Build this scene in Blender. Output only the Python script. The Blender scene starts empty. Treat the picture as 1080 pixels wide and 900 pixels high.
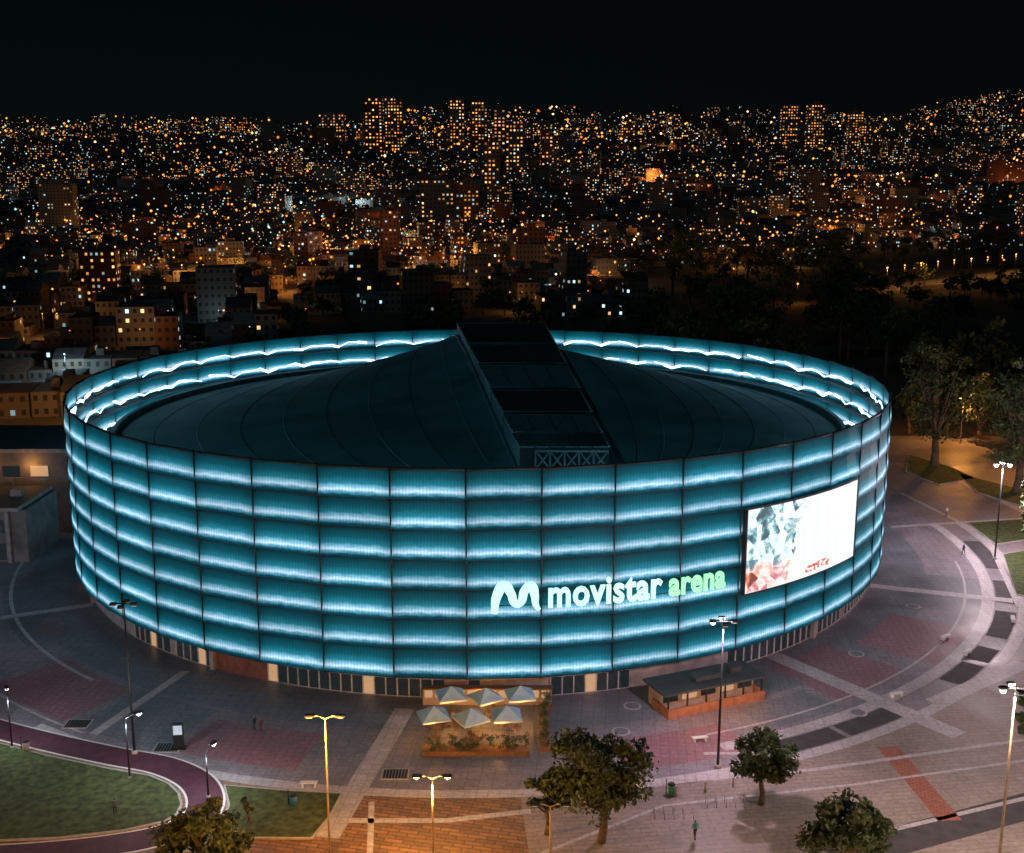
import bpy, math, random
import numpy as np
from mathutils import Vector, Matrix
random.seed(7); rng=np.random.default_rng(7)
D2R=math.radians
scene=bpy.context.scene
H=51.0; TH=math.atan(250/1200); F=1200.0
CX,CY,R=-4.5,164.0,56.8
Z0,ROWH,NR,NP=2.7,3.1,7,48
ZT=Z0+ROWH*NR
# ------------------------------------------------------------ survey helper: photo bearing -> place on the ground
def P(u,v,z=0.0):
    x=(u-540)/F; up=(450-v)/F
    dy=math.cos(TH)+up*math.sin(TH); dz=-math.sin(TH)+up*math.cos(TH)
    t=(z-H)/dz
    return Vector((x*t,dy*t,z))
def Zat(y,v):
    up=(450-v)/F
    dy=math.cos(TH)+up*math.sin(TH); dz=-math.sin(TH)+up*math.cos(TH)
    return H+dz*y/dy
def A(a,r,z=0.0):
    a=D2R(a); return Vector((CX+r*math.sin(a),CY-r*math.cos(a),z))
# ------------------------------------------------------------ materials
class NT:
    def __init__(s,m): s.t=m.node_tree; s.n=s.t.nodes; s.l=s.t.links
    def new(s,ty,**k):
        n=s.n.new(ty)
        for a,b in k.items(): setattr(n,a,b)
        return n
    def put(s,sock,v):
        if isinstance(v,bpy.types.NodeSocket): s.l.new(v,sock)
        else: sock.default_value=v
    def math(s,op,a,b=0.0,c=None):
        n=s.new('ShaderNodeMath',operation=op); s.put(n.inputs[0],a); s.put(n.inputs[1],b)
        if c is not None: s.put(n.inputs[2],c)
        return n.outputs[0]
    def ramp(s,fac,stops,interp='LINEAR'):
        n=s.new('ShaderNodeValToRGB'); cr=n.color_ramp; cr.interpolation=interp
        while len(cr.elements)<len(stops): cr.elements.new(0.5)
        for e,(p,c) in zip(cr.elements,stops): e.position=p; e.color=(*c,1)
        s.put(n.inputs[0],fac); return n.outputs[0]
    def mix(s,f,a,b,blend='MIX'):
        n=s.new('ShaderNodeMix',data_type='RGBA',blend_type=blend)
        s.put(n.inputs[0],f); s.put(n.inputs[6],a if isinstance(a,bpy.types.NodeSocket) else (*a,1)); s.put(n.inputs[7],b if isinstance(b,bpy.types.NodeSocket) else (*b,1))
        return n.outputs[2]
def base_mat(name):
    m=bpy.data.materials.new(name); m.use_nodes=True
    return m,NT(m),m.node_tree.nodes['Principled BSDF']
def mat(name,col,rough=0.7,metal=0.0,var=0.25,scale=1.5,em=None,es=0.0,sample=True,bump=0.0):
    m,t,b=base_mat(name)
    tc=t.new('ShaderNodeTexCoord')
    nz=t.new('ShaderNodeTexNoise'); nz.inputs['Scale'].default_value=scale; nz.inputs['Detail'].default_value=5
    t.l.new(tc.outputs['Object'],nz.inputs['Vector'])
    d=tuple(c*(1-var) for c in col); l=tuple(min(1,c*(1+var)) for c in col)
    c=t.ramp(nz.outputs['Fac'],[(0.3,d),(0.7,l)])
    t.l.new(c,b.inputs['Base Color']); b.inputs['Roughness'].default_value=rough; b.inputs['Metallic'].default_value=metal
    if bump:
        bp=t.new('ShaderNodeBump'); bp.inputs['Strength'].default_value=bump; t.l.new(nz.outputs['Fac'],bp.inputs['Height']); t.l.new(bp.outputs[0],b.inputs['Normal'])
    if em: 
        b.inputs['Emission Color'].default_value=(*em,1); b.inputs['Emission Strength'].default_value=es
        if not sample: m.cycles.emission_sampling='NONE'
    return m
def paving(name,c1,c2,mortar,bw,bh,rot=0.0,stain=0.35,msize=0.03):
    m,t,b=base_mat(name)
    tc=t.new('ShaderNodeTexCoord'); mp=t.new('ShaderNodeMapping'); mp.inputs['Rotation'].default_value=(0,0,rot)
    t.l.new(tc.outputs['Object'],mp.inputs[0])
    br=t.new('ShaderNodeTexBrick'); br.offset=0.0 if bw==bh else 0.5
    br.inputs['Scale'].default_value=1; br.inputs['Brick Width'].default_value=bw; br.inputs['Row Height'].default_value=bh
    br.inputs['Mortar Size'].default_value=msize; br.inputs['Color1'].default_value=(*c1,1); br.inputs['Color2'].default_value=(*c2,1); br.inputs['Mortar'].default_value=(*mortar,1)
    t.l.new(mp.outputs[0],br.inputs['Vector'])
    nz=t.new('ShaderNodeTexNoise'); nz.inputs['Scale'].default_value=0.12; nz.inputs['Detail'].default_value=8; nz.inputs['Roughness'].default_value=0.7
    t.l.new(tc.outputs['Object'],nz.inputs['Vector'])
    n2=t.new('ShaderNodeTexNoise'); n2.inputs['Scale'].default_value=2.5; n2.inputs['Detail'].default_value=6
    t.l.new(tc.outputs['Object'],n2.inputs['Vector'])
    s1=t.ramp(nz.outputs['Fac'],[(0.3,(1-stain,)*3),(0.65,(1.15,)*3)])
    s2=t.ramp(n2.outputs['Fac'],[(0.3,(0.75,)*3),(0.7,(1.12,)*3)])
    c=t.mix(1.0,br.outputs['Color'],s1,'MULTIPLY'); c=t.mix(1.0,c,s2,'MULTIPLY')
    t.l.new(c,b.inputs['Base Color'])
    r=t.ramp(nz.outputs['Fac'],[(0.3,(0.36,)*3),(0.7,(0.7,)*3)]); t.l.new(r,b.inputs['Roughness'])
    return m
def window_mat(name,thr,strength,rough=0.8,cool=0.06):
    m,t,b=base_mat(name)
    at=t.new('ShaderNodeAttribute',attribute_name='col')
    uv=t.new('ShaderNodeUVMap',uv_map='UVMap'); sp=t.new('ShaderNodeSeparateXYZ'); t.l.new(uv.outputs[0],sp.inputs[0])
    U,V=sp.outputs[0],sp.outputs[1]
    fu,fv=t.math('FRACT',U),t.math('FRACT',V); iu,iv=t.math('FLOOR',U),t.math('FLOOR',V)
    cb=t.new('ShaderNodeCombineXYZ'); t.l.new(iu,cb.inputs[0]); t.l.new(iv,cb.inputs[1])
    wn=t.new('ShaderNodeTexWhiteNoise',noise_dimensions='2D'); t.l.new(cb.outputs[0],wn.inputs['Vector'])
    mu=t.math('MULTIPLY',t.math('GREATER_THAN',fu,0.28),t.math('LESS_THAN',fu,0.72))
    mv=t.math('MULTIPLY',t.math('GREATER_THAN',fv,0.36),t.math('LESS_THAN',fv,0.76))
    mk=t.math('MULTIPLY',mu,mv)
    lit=t.math('MULTIPLY',mk,t.math('GREATER_THAN',wn.outputs['Value'],1-thr))
    s2=t.new('ShaderNodeSeparateColor'); t.l.new(wn.outputs['Color'],s2.inputs[0])
    ec=t.ramp(s2.outputs[0],[(0,(1,.27,.03)),(0.45,(1,.38,.08)),(1-cool-0.14,(1,.55,.22)),(1-cool,(.5,.85,.95)),],'CONSTANT')
    st=t.math('MULTIPLY',lit,t.math('MULTIPLY_ADD',t.math('POWER',s2.outputs[1],2.0),strength,strength*0.18))
    col=t.mix(mk,at.outputs['Color'],(0.012,0.015,0.02))
    t.l.new(col,b.inputs['Base Color']); t.l.new(ec,b.inputs['Emission Color']); t.l.new(st,b.inputs['Emission Strength'])
    b.inputs['Roughness'].default_value=rough
    m.cycles.emission_sampling='NONE'
    return m
def attr_mat(name,rough=0.85):
    m,t,b=base_mat(name)
    at=t.new('ShaderNodeAttribute',attribute_name='col')
    tc=t.new('ShaderNodeTexCoord'); nz=t.new('ShaderNodeTexNoise'); nz.inputs['Scale'].default_value=0.4; nz.inputs['Detail'].default_value=5
    t.l.new(tc.outputs['Object'],nz.inputs['Vector'])
    c=t.mix(1.0,at.outputs['Color'],t.ramp(nz.outputs['Fac'],[(.3,(.6,)*3),(.7,(1.1,)*3)]),'MULTIPLY')
    t.l.new(c,b.inputs['Base Color']); b.inputs['Roughness'].default_value=rough
    return m
# ------------------------------------------------------------ mesh builder
class MB:
    def __init__(s): s.v=[];s.f=[];s.m=[];s.uv=[];s.c=[];s.sm=[]
    def face(s,pts,m=0,uv=None,col=(1,1,1),smooth=False):
        i=len(s.v); s.v.extend([tuple(p) for p in pts]); s.f.append(tuple(range(i,i+len(pts)))); s.m.append(m)
        s.uv.append(uv if uv else [(0,0)]*len(pts)); s.c.append(col); s.sm.append(smooth)
    def box(s,c,size,rot=0.0,m=0,mt=None,col=(1,1,1),colt=None,uvs=None,bottom=False):
        w,d,h=size[0]/2,size[1]/2,size[2]; cs,sn=math.cos(rot),math.sin(rot)
        def q(x,y,z): return (c[0]+x*cs-y*sn,c[1]+x*sn+y*cs,c[2]+z)
        k=[(-w,-d),(w,-d),(w,d),(-w,d)]
        ln=[size[0],size[1],size[0],size[1]]
        o=random.randint(0,500) if uvs else 0
        for i in range(4):
            a=k[i];b_=k[(i+1)%4]
            uv=None
            if uvs:
                n=max(1,round(ln[i]/uvs)); f=max(1,round(h/ (uvs if uvs>3.4 else 2.9)))
                o2=o+i*40; uv=[(o2,o),(o2+n,o),(o2+n,o+f),(o2,o+f)]
            s.face([q(*a,0),q(*b_,0),q(*b_,h),q(*a,h)],m,uv,col)
        s.face([q(*p,h) for p in k],m if mt is None else mt,None,colt or col)
        if bottom: s.face([q(*p,0) for p in k[::-1]],m,None,col)
    def cyl(s,p0,p1,r0,r1=None,n=8,m=0,caps=True,smooth=True):
        r1=r0 if r1 is None else r1
        p0,p1=Vector(p0),Vector(p1); ax=(p1-p0).normalized()
        t=Vector((0,0,1)) if abs(ax.z)<0.9 else Vector((1,0,0))
        a=ax.cross(t).normalized(); b=ax.cross(a)
        i=len(s.v)
        for p,r in((p0,r0),(p1,r1)):
            for k in range(n):
                g=2*math.pi*k/n; s.v.append(tuple(p+a*(r*math.cos(g))+b*(r*math.sin(g))))
        for k in range(n):
            k2=(k+1)%n; s.f.append((i+k,i+k2,i+n+k2,i+n+k)); s.m.append(m); s.uv.append([(0,0)]*4); s.c.append((1,1,1)); s.sm.append(smooth)
        if caps:
            for fc in (tuple(range(i+n-1,i-1,-1)),tuple(range(i+n,i+2*n))):
                s.f.append(fc); s.m.append(m); s.uv.append([(0,0)]*n); s.c.append((1,1,1)); s.sm.append(False)
    def ball(s,c,r,m=0,sz=1.0,n=8,k=5):
        i=len(s.v)
        for a in range(k+1):
            th=math.pi*a/k
            for b in range(n):
                ph=2*math.pi*b/n; s.v.append((c[0]+r*math.sin(th)*math.cos(ph),c[1]+r*math.sin(th)*math.sin(ph),c[2]+r*sz*math.cos(th)))
        for a in range(k):
            for b in range(n):
                b2=(b+1)%n; s.f.append((i+a*n+b,i+(a+1)*n+b,i+(a+1)*n+b2,i+a*n+b2)); s.m.append(m); s.uv.append([(0,0)]*4); s.c.append((1,1,1)); s.sm.append(True)
    def octa(s,c,r,m=0):
        i=len(s.v)
        for d in((1,0,0),(0,1,0),(-1,0,0),(0,-1,0),(0,0,1),(0,0,-1)): s.v.append((c[0]+d[0]*r,c[1]+d[1]*r,c[2]+d[2]*r))
        for a in range(4):
            b=(a+1)%4
            for fc in((i+a,i+b,i+4),(i+b,i+a,i+5)): s.f.append(fc); s.m.append(m); s.uv.append([(0,0)]*3); s.c.append((1,1,1)); s.sm.append(False)
    def build(s,name,mats,parent=None,attrs=False):
        me=bpy.data.meshes.new(name); me.from_pydata(s.v,[],s.f)
        for m in mats: me.materials.append(m)
        me.polygons.foreach_set('material_index',s.m); me.polygons.foreach_set('use_smooth',s.sm)
        if attrs:
            uvl=me.uv_layers.new(name='UVMap'); flat=[x for f in s.uv for p in f for x in p]; uvl.data.foreach_set('uv',flat)
            ca=me.color_attributes.new('col','FLOAT_COLOR','CORNER'); fl=[x for f,c in zip(s.f,s.c) for _ in f for x in (*c,1.0)]; ca.data.foreach_set('color',fl)
        me.update(); o=bpy.data.objects.new(name,me); scene.collection.objects.link(o)
        if parent: o.parent=parent
        return o
def empty(name):
    o=bpy.data.objects.new(name,None); scene.collection.objects.link(o); return o
def plight(name,loc,power,col,rad=0.25,parent=None):
    l=bpy.data.lights.new(name,'POINT'); l.energy=power; l.color=col; l.shadow_soft_size=rad
    o=bpy.data.objects.new(name,l); o.location=loc; scene.collection.objects.link(o)
    if parent: o.parent=parent
    return o
ORANGE=(1,.38,.07); AMBER=(1,.52,.16); WHITE=(.85,.93,1); PINK=(1,.68,.80)
# ------------------------------------------------------------ shared materials
M_dark=mat('dark_painted_metal',(.03,.035,.04),.5,.6)
M_steel=mat('galvanised_steel',(.3,.3,.3),.45,.7)
M_pole=mat('pole_paint',(.4,.33,.2),.5,.1)
M_conc=mat('concrete',(.30,.29,.28),.85,var=.3,scale=.8,bump=.1)
M_white=mat('white_paint',(.7,.7,.68),.6,var=.1)
M_asph=mat('asphalt',(.05,.05,.055),.8,var=.3,scale=.8)
M_grass=mat('grass',(.055,.08,.022),.95,var=.6,scale=1.6,bump=.6)
M_kerb=mat('kerb_stone',(.38,.36,.33),.8,var=.2,scale=2)
M_wood=mat('timber',(.20,.10,.045),.7,var=.3,scale=3)
M_lampw=mat('lamp_glass_white',(.8,.8,.8),.4,em=(.9,.97,1),es=14)
M_lampo=mat('lamp_glass_amber',(.8,.6,.3),.4,em=(1,.6,.22),es=10)
M_lampd=mat('lamp_glass_dim',(.3,.3,.3),.3,em=(.7,.85,.8),es=.3,sample=False)
M_bark=mat('bark',(.11,.08,.055),.95,var=.4,scale=4,bump=.4)
# ------------------------------------------------------------ terrain
def terrain_h(x,y):
    b=float(np.interp(y,[0,900,1150,1400,2000,2600,3200,3600,3900,5000,9000],[0,0,7,25,92,155,208,250,262,170,100]))
    k=min(1,max(0,(y-900)/1500))
    b+=k*(14*math.sin(x/310+1.3)+9*math.sin(x/137+y/400)+10*math.sin(y/260+x/500))
    b+=85*math.exp(-((x-1500)/330)**2-((y-3300)/600)**2)
    return b
M_ground=mat('city_ground',(.05,.045,.042),.9,var=.5,scale=.05)
def make_ground():
    xs=np.concatenate([np.linspace(-6000,-2200,8)[:-1],np.linspace(-2200,2200,74),np.linspace(2200,6000,8)[1:]])
    ys=np.concatenate([[-600,0,200,500,800,900],np.linspace(960,4200,58),np.linspace(4400,9000,12)])
    v=[(x,y,terrain_h(x,y)-.03) for y in ys for x in xs]; nx=len(xs)
    f=[(j*nx+i,j*nx+i+1,(j+1)*nx+i+1,(j+1)*nx+i) for j in range(len(ys)-1) for i in range(nx-1)]
    me=bpy.data.meshes.new('ground'); me.from_pydata(v,[],f); me.materials.append(M_ground)
    me.polygons.foreach_set('use_smooth',[True]*len(f))
    o=bpy.data.objects.new('ground',me); scene.collection.objects.link(o)
make_ground()
# ------------------------------------------------------------ plaza
M_pave=paving('plaza_paving',(.235,.22,.25),(.28,.26,.295),(.15,.14,.155),1.2,1.2,.1,.5)
M_pave_red=paving('plaza_paving_red',(.30,.15,.18),(.33,.175,.205),(.16,.10,.115),.8,.8,.1,.45)
M_pave_grey=paving('plaza_paving_grey',(.165,.185,.215),(.19,.21,.245),(.11,.115,.125),1.2,1.2,.1,.45)
M_pave_beige=paving('promenade_paving',(.30,.25,.22),(.35,.29,.255),(.20,.165,.145),2.4,.6,-.12,.5,.035)
M_band=paving('light_stone_band',(.46,.44,.46),(.52,.49,.51),(.30,.29,.30),1.0,1.0,.1,.3)
M_rust=paving('rust_brick_band',(.30,.09,.05),(.36,.12,.07),(.12,.06,.04),.6,.3,.3,.2)
M_bike=mat('cycle_path_asphalt',(.075,.022,.038),.75,var=.3,scale=1)
M_tact=paving('tactile_paving',(.34,.18,.07),(.17,.10,.05),(.10,.07,.04),1.6,.5,.22,.3,.06)
PM=[M_pave,M_pave_red,M_pave_grey,M_pave_beige,M_tact,M_band,M_rust,M_bike,M_asph,M_white,M_kerb,M_grass]
plz=MB()
def flat(pts,z,m): plz.face([(p[0],p[1],z) for p in pts],m)
def annulus(r0,r1,a0,a1,z,m,step=2.0):
    n=max(1,int(abs(a1-a0)/step))
    for i in range(n):
        b0=a0+(a1-a0)*i/n; b1=a0+(a1-a0)*(i+1)/n
        flat([A(b0,r0),A(b0,r1),A(b1,r1),A(b1,r0)],z,m)
def strip(pts,w,z,m):
    n=len(pts); L=[];Rr=[]
    for i in range(n):
        a=pts[max(0,i-1)];b=pts[min(n-1,i+1)]; d=(b-a).normalized(); nn=Vector((-d.y,d.x,0))
        L.append(pts[i]+nn*w/2);Rr.append(pts[i]-nn*w/2)
    for i in range(n-1): flat([Rr[i],Rr[i+1],L[i+1],L[i]],z,m)
def smooth_path(px,k=6):
    pts=[P(u,v) for u,v in px]; out=[]
    for i in range(len(pts)-1):
        p0=pts[max(0,i-1)];p1=pts[i];p2=pts[i+1];p3=pts[min(len(pts)-1,i+2)]
        for j in range(k):
            t=j/k; out.append(0.5*((2*p1)+(p2-p0)*t+(2*p0-5*p1+4*p2-p3)*t*t+(3*p1-p0-3*p2+p3)*t**3))
    out.append(pts[-1]); return out
flat([(-150,25),(150,25),(150,235),(-150,235)],0.0,0)
annulus(56,63,-180,180,.012,2,3)
for a0,a1,m,r0,r1 in[(-44,-33,1,64,72.5),(-32,-23,2,63.5,72.5),(-22,-12,1,65,72),(-4,6,2,64,70),(12,22,1,66,72),(34,44,1,58,68),(47,58,1,60,71),(-70,-50,2,58,66),(62,74,2,61,70),(25,33,2,64,69)]:
    annulus(r0,r1,a0,a1,.014,m)
annulus(64.8,65.25,-95,-38,.022,5); annulus(67.5,67.8,20,80,.022,5)
annulus(69.6,71.1,20,95,.022,5); annulus(73.9,75.2,-34,95,.024,5)
annulus(72.9,73.2,-60,-30,.022,5)
for a0,a1 in[(24,29.5),(30,37),(44.5,49.5),(50.5,54),(57,64.5),(67,74),(78,88)]: annulus(71.3,73.7,a0,a1,.026,8)
strip([P(427,748),P(345,884)],2.0,.03,5); strip([P(812,690),P(1012,776)],2.2,.03,5); strip([P(742,795),P(860,795)],.5,.03,5)
strip([P(918,618),P(1068,634)],1.6,.03,5); strip([P(-20,655),P(98,638)],1.3,.03,5); strip([P(98,775),P(196,708)],1.0,.03,5)
strip([P(1080,700),P(985,742)],2.0,.032,5); strip([P(940,556),P(1100,546)],.9,.03,5); strip([P(950,520),P(1040,565),P(1075,640)],.8,.031,5)
strip([P(995,500),P(1090,545)],1.4,.033,5)
annulus(75.2,98,4,60,.02,3); annulus(75.2,100,-34,4,.02,4)
strip([P(936,788),P(1002,866)],2.0,.034,6); strip([P(880,905),P(1100,846)],3.4,.03,8); strip([P(868,893),P(1100,838)],.5,.034,5)
strip([P(700,826),P(860,812),P(1100,778)],.5,.036,5); strip([P(560,905),P(700,850),P(900,828),P(1100,800)],.35,.036,5)
strip([P(390,905),P(392,846)],.5,.036,5); strip([P(352,866),P(470,866),P(560,856)],.7,.036,5)
flat([(-150,25),(150,25),(150,66),(-150,66)],.038,8)
path=[(-90,738),(-40,757),(0,770),(60,785),(120,798),(172,808),(206,824),(217,846),(203,868),(160,884),(100,894),(30,901),(-60,906)]
sp=smooth_path(path)
strip(sp,3.3,.05,9); strip(sp,2.9,.056,7)
plz.build('plaza_pavement',PM)
def bed(name,pts,mt=M_grass):
    b=MB(); n=len(pts); c=sum(pts,Vector())/n
    inner=[c+(p-c)*(1-.25/max(1,(p-c).length)) for p in pts]
    top=[(p.x,p.y,.14) for p in pts]; ti=[(p.x,p.y,.14) for p in inner]
    for i in range(n):
        j=(i+1)%n
        b.face([(pts[i].x,pts[i].y,0),(pts[j].x,pts[j].y,0),top[j],top[i]],1)
        b.face([top[i],top[j],ti[j],ti[i]],1)
    b.face([(p[0],p[1],.145) for p in ti],0)
    return b.build(name,[mt,M_kerb])
bed('grass_lawn',[P(u,v) for u,v in[(-70,772),(-20,780),(50,798),(120,812),(160,819),(180,828),(190,838),(193,850),(188,860),(175,868),(130,878),(60,886),(-40,890),(-120,880)]])
bed('grass_lawn',[P(u,v) for u,v in[(236,829),(300,834),(362,838),(350,862),(330,886),(260,886),(232,872),(240,850)]])
bed('grass_lawn',[P(u,v) for u,v in[(958,480),(1000,492),(1030,505),(990,512),(955,498)]])
bed('grass_lawn',[P(u,v) for u,v in[(1020,552),(1085,548),(1085,570),(1050,575)]])
bed('grass_lawn',[P(u,v) for u,v in[(1058,585),(1090,580),(1090,632),(1072,628)]])
bed('grass_lawn',[P(u,v) for u,v in[(1010,500),(1090,520),(1090,538),(1030,520)]])
# ------------------------------------------------------------ arena
arena=empty('arena_building')
def facade_mat():
    m,t,b=base_mat('mesh_panel_painted_glow')
    uv=t.new('ShaderNodeUVMap',uv_map='UVMap'); sp=t.new('ShaderNodeSeparateXYZ'); t.l.new(uv.outputs[0],sp.inputs[0])
    U,V=sp.outputs[0],sp.outputs[1]
    fu,fv=t.math('FRACT',U),t.math('FRACT',V)
    cb=t.new('ShaderNodeCombineXYZ'); t.l.new(t.math('FLOOR',U),cb.inputs[0]); t.l.new(t.math('FLOOR',V),cb.inputs[1])
    wn=t.new('ShaderNodeTexWhiteNoise',noise_dimensions='2D'); t.l.new(cb.outputs[0],wn.inputs['Vector'])
    nz=t.new('ShaderNodeTexNoise',noise_dimensions='2D'); nz.inputs['Scale'].default_value=7; nz.inputs['Detail'].default_value=5; nz.inputs['Roughness'].default_value=.65; t.l.new(uv.outputs[0],nz.inputs['Vector'])
    c=t.math('MULTIPLY_ADD',fu,2,-1); c2=t.math('MULTIPLY',c,c)
    sh=t.math('MULTIPLY_ADD',c2,.05,-.02)
    sh=t.math('ADD',sh,t.math('MULTIPLY_ADD',nz.outputs['Fac'],.13,-.065))
    sh=t.math('ADD',sh,t.math('MULTIPLY_ADD',wn.outputs['Value'],.05,-.025))
    vv=t.math('ADD',fv,sh)
    col=t.ramp(vv,[(0,(.001,.018,.028)),(.10,(.003,.06,.095)),(.19,(.10,.36,.52)),(.27,(.60,.82,1.0)),(.35,(.24,.54,.74)),(.48,(.014,.19,.27)),(.70,(.002,.075,.108)),(1,(.001,.024,.036))])  # LED glow fading up each row, painted into the emission colour
    pl=t.math('MULTIPLY_ADD',t.math('SINE',t.math('MULTIPLY',fu,2*math.pi*22)),.12,.97)
    side=t.math('MULTIPLY_ADD',t.math('MULTIPLY',c2,c2),-.5,1.08)
    rd=t.math('MULTIPLY_ADD',wn.outputs['Value'],.4,.80)
    st=t.math('MULTIPLY',t.math('MULTIPLY',pl,side),rd)
    t.l.new(col,b.inputs['Emission Color']); t.l.new(st,b.inputs['Emission Strength'])
    b.inputs['Base Color'].default_value=(.003,.022,.03,1); b.inputs['Roughness'].default_value=.6
    b.inputs['Specular IOR Level'].default_value=.06
    return m
M_fac=facade_mat()
fac=MB()
for i in range(NP):
    for j in range(NR):
        for k in range(2):
            def pt(ii,kk):
                t=kk/2; p=A(i*360/NP,R)*(1-t)+A((i+1)*360/NP,R)*t
                bow=.22*math.sin(math.pi*t); d=Vector((p.x-CX,p.y-CY,0)).normalized(); p=p+d*bow
                return p,d
            (p0,d0),(p1,d1)=pt(i,k),pt(i,k+1)
            zb,zt=Z0+j*ROWH+.06,Z0+(j+1)*ROWH-.06
            q=[p0+d0*.22,p1+d1*.22,p1-d1*.05,p0-d0*.05]
            zz=[zb,zb,zt,zt]
            fac.face([(a.x,a.y,z) for a,z in zip(q,zz)],0,[(i+k/2,j),(i+(k+1)/2-(.0001 if k else 0),j),(i+(k+1)/2-(.0001 if k else 0),j+.999),(i+k/2,j+.999)])
    a=A(i*360/NP,R+.12)
    fac.cyl((a.x,a.y,Z0-.1),(a.x,a.y,ZT+.25),.10,n=6,m=1)
for j in range(NR+1):
    z=Z0+j*ROWH
    for i in range(NP):
        a,b=A(i*360/NP,R+.02,z),A((i+1)*360/NP,R+.02,z)
        fac.cyl(a,b,.12 if j<NR else .16,n=6,m=1)
        if j<NR:
            c,d=A(i*360/NP,R-1.2,z),A(i*360/NP,R-.1,z); fac.cyl(c,d,.07,n=4,m=1)
            fac.face([A(i*360/NP,R-1.3,z),A((i+1)*360/NP,R-1.3,z),A((i+1)*360/NP,R-.25,z),A(i*360/NP,R-.25,z)],1)
M_frame=mat('facade_frame_metal',(.015,.04,.05),.6,.3)
fac.build('painted_glow_facade',[M_fac,M_frame],arena,True)
M_led=mat('led_strip',(.8,.8,.8),.5,em=(.55,.86,1),es=2.6)
led=MB()
for j in range(3,NR):
    prev=None; n=NP*4; ph=random.random()*6
    for i in range(n+1):
        a=i*360/n
        z=Z0+j*ROWH+1.15+.16*math.sin(i*1.3+ph)+.15*math.sin(i*.41+j)+random.uniform(-.12,.12)
        if i%4==0: z-=.45
        p=A(a,R-.75,z)
        if prev is not None and random.random()>.10: led.cyl(prev,p,random.choice([.10,.16,.26]),n=3,caps=False)
        prev=p
led.build('led_strips',[M_led],arena)
# base wall with doors
M_glass=mat('entrance_glass',(.015,.02,.025),.15,em=(.3,.55,.65),es=.02,var=.4,sample=False)
M_glassw=mat('entrance_glass_lit',(.1,.08,.06),.2,em=(1,.58,.3),es=.5,var=.5,scale=.8)
M_cream=mat('cream_wall',(.38,.32,.27),.8,var=.2)
M_redw=mat('brick_wall_panel',(.20,.08,.06),.8)
bw=MB(); RW=55.6; NB=288
for i in range(NB):
    a0,a1=i*360/NB,(i+1)*360/NB; am=(a0+a1)/2; am=am-360 if am>180 else am
    if -2.5<am<9: m=3 if i%8 else 1
    elif -22<am<-3: m=1 if (i%9) else 2
    elif 9<=am<18 : m=2 if i%5==0 else 1
    elif 40<am<60: m=1 if i%6 else 0
    elif am<-22: m=[1,1,1,2,1,1,0][i%7] if (i//12)%2 else [0,0,5,0][(i//12)%4]
    else: m=0 if (i//12)%2 else 1
    bw.face([A(a0,RW,0),A(a1,RW,0),A(a1,RW,2.72),A(a0,RW,2.72)],m)
    if m in(1,2):
        p=A(a0,RW+.05); bw.box((p.x,p.y,0),(.12,.11,2.6),D2R(a0),4)
        for z in(.05,2.05): bw.cyl(A(a0,RW+.04,z),A(a1,RW+.04,z),.05,n=4,m=4)
    elif i%12==0:
        p=A(a0,RW+.25); bw.box((p.x,p.y,0),(.6,.5,2.58),D2R(a0),0)
for i in range(NP):
    a0,a1=i*360/NP,(i+1)*360/NP
    bw.face([A(a0,RW-.1,2.62),A(a1,RW-.1,2.62),A(a1,R+.1,2.62),A(a0,R+.1,2.62)],4)
    bw.face([A(a0,51.5,2.75),A(a1,51.5,2.75),A(a1,51.5,15),A(a0,51.5,15)],0)
    bw.face([A(a0,51.5,6),A(a1,51.5,6),A(a1,R-1.4,6),A(a0,R-1.4,6)],0)
bw.build('ground_floor_wall',[M_conc,M_glass,M_glassw,M_cream,mat('door_frame_white',(.5,.5,.5),.5),M_redw],arena)
# roof
RR=51.5
M_roof=mat('roof_membrane',(.13,.36,.40),.55,.0,var=.3,scale=.12)
M_roofd=mat('roof_bitumen_dark',(.03,.045,.05),.8,var=.3,scale=.4)
M_rooff=mat('roof_frame',(.14,.30,.33),.5,.2)
rf=MB()
def sx(y): return 5.6-(y-119)/81*7.6
def shw(y): return 5+3*(y-119)/81
def rz(y): return float(np.interp(y,[112,119,150,180,196,204,216],[19.5,21.3,23.6,25.6,26.2,25.3,19.5]))
ZE=18.2
NY=56; NS=26
ysr=np.linspace(CY-RR+.2,CY+RR-.2,NY)
for side in(-1,1):
    g=[]
    for y in ysr:
        h=math.sqrt(max(0,RR*RR-(y-CY)**2)); xr=CX+side*h; xs_=sx(y)+side*shw(y)
        if (xr-xs_)*side<0.3: xs_=xr-side*.3
        zr=max(ZE+.3,rz(y)-(0 if side<0 else 1.8))
        row=[]
        for k in range(NS+1):
            s=k/NS; pw=1.9 if side<0 else 1.5
            row.append((xs_+(xr-xs_)*s,y,ZE+(zr-ZE)*(1-s)**pw+.7*math.sin(math.pi*s)))
        g.append(row)
    i0=len(rf.v)
    for row in g: rf.v.extend(row)
    for a in range(NY-1):
        for k in range(NS):
            w=NS+1; q=(i0+a*w+k,i0+a*w+k+1,i0+(a+1)*w+k+1,i0+(a+1)*w+k)
            if side<0: q=q[::-1]
            rf.f.append(q); rf.m.append(0); rf.uv.append([(0,0)]*4); rf.c.append((1,1,1)); rf.sm.append(True)
    for k in range(2,NS,3):
        for a in range(NY-1):
            p,q=Vector(g[a][k]),Vector(g[a+1][k]); rf.cyl(p,q,.06,n=4,m=1 if k%2 else 0,caps=False)
    for a in range(NY-1):
        p,q=Vector(g[a][0]),Vector(g[a+1][0]); rf.cyl(p,q,.25,n=6,m=2,caps=False)
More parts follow.
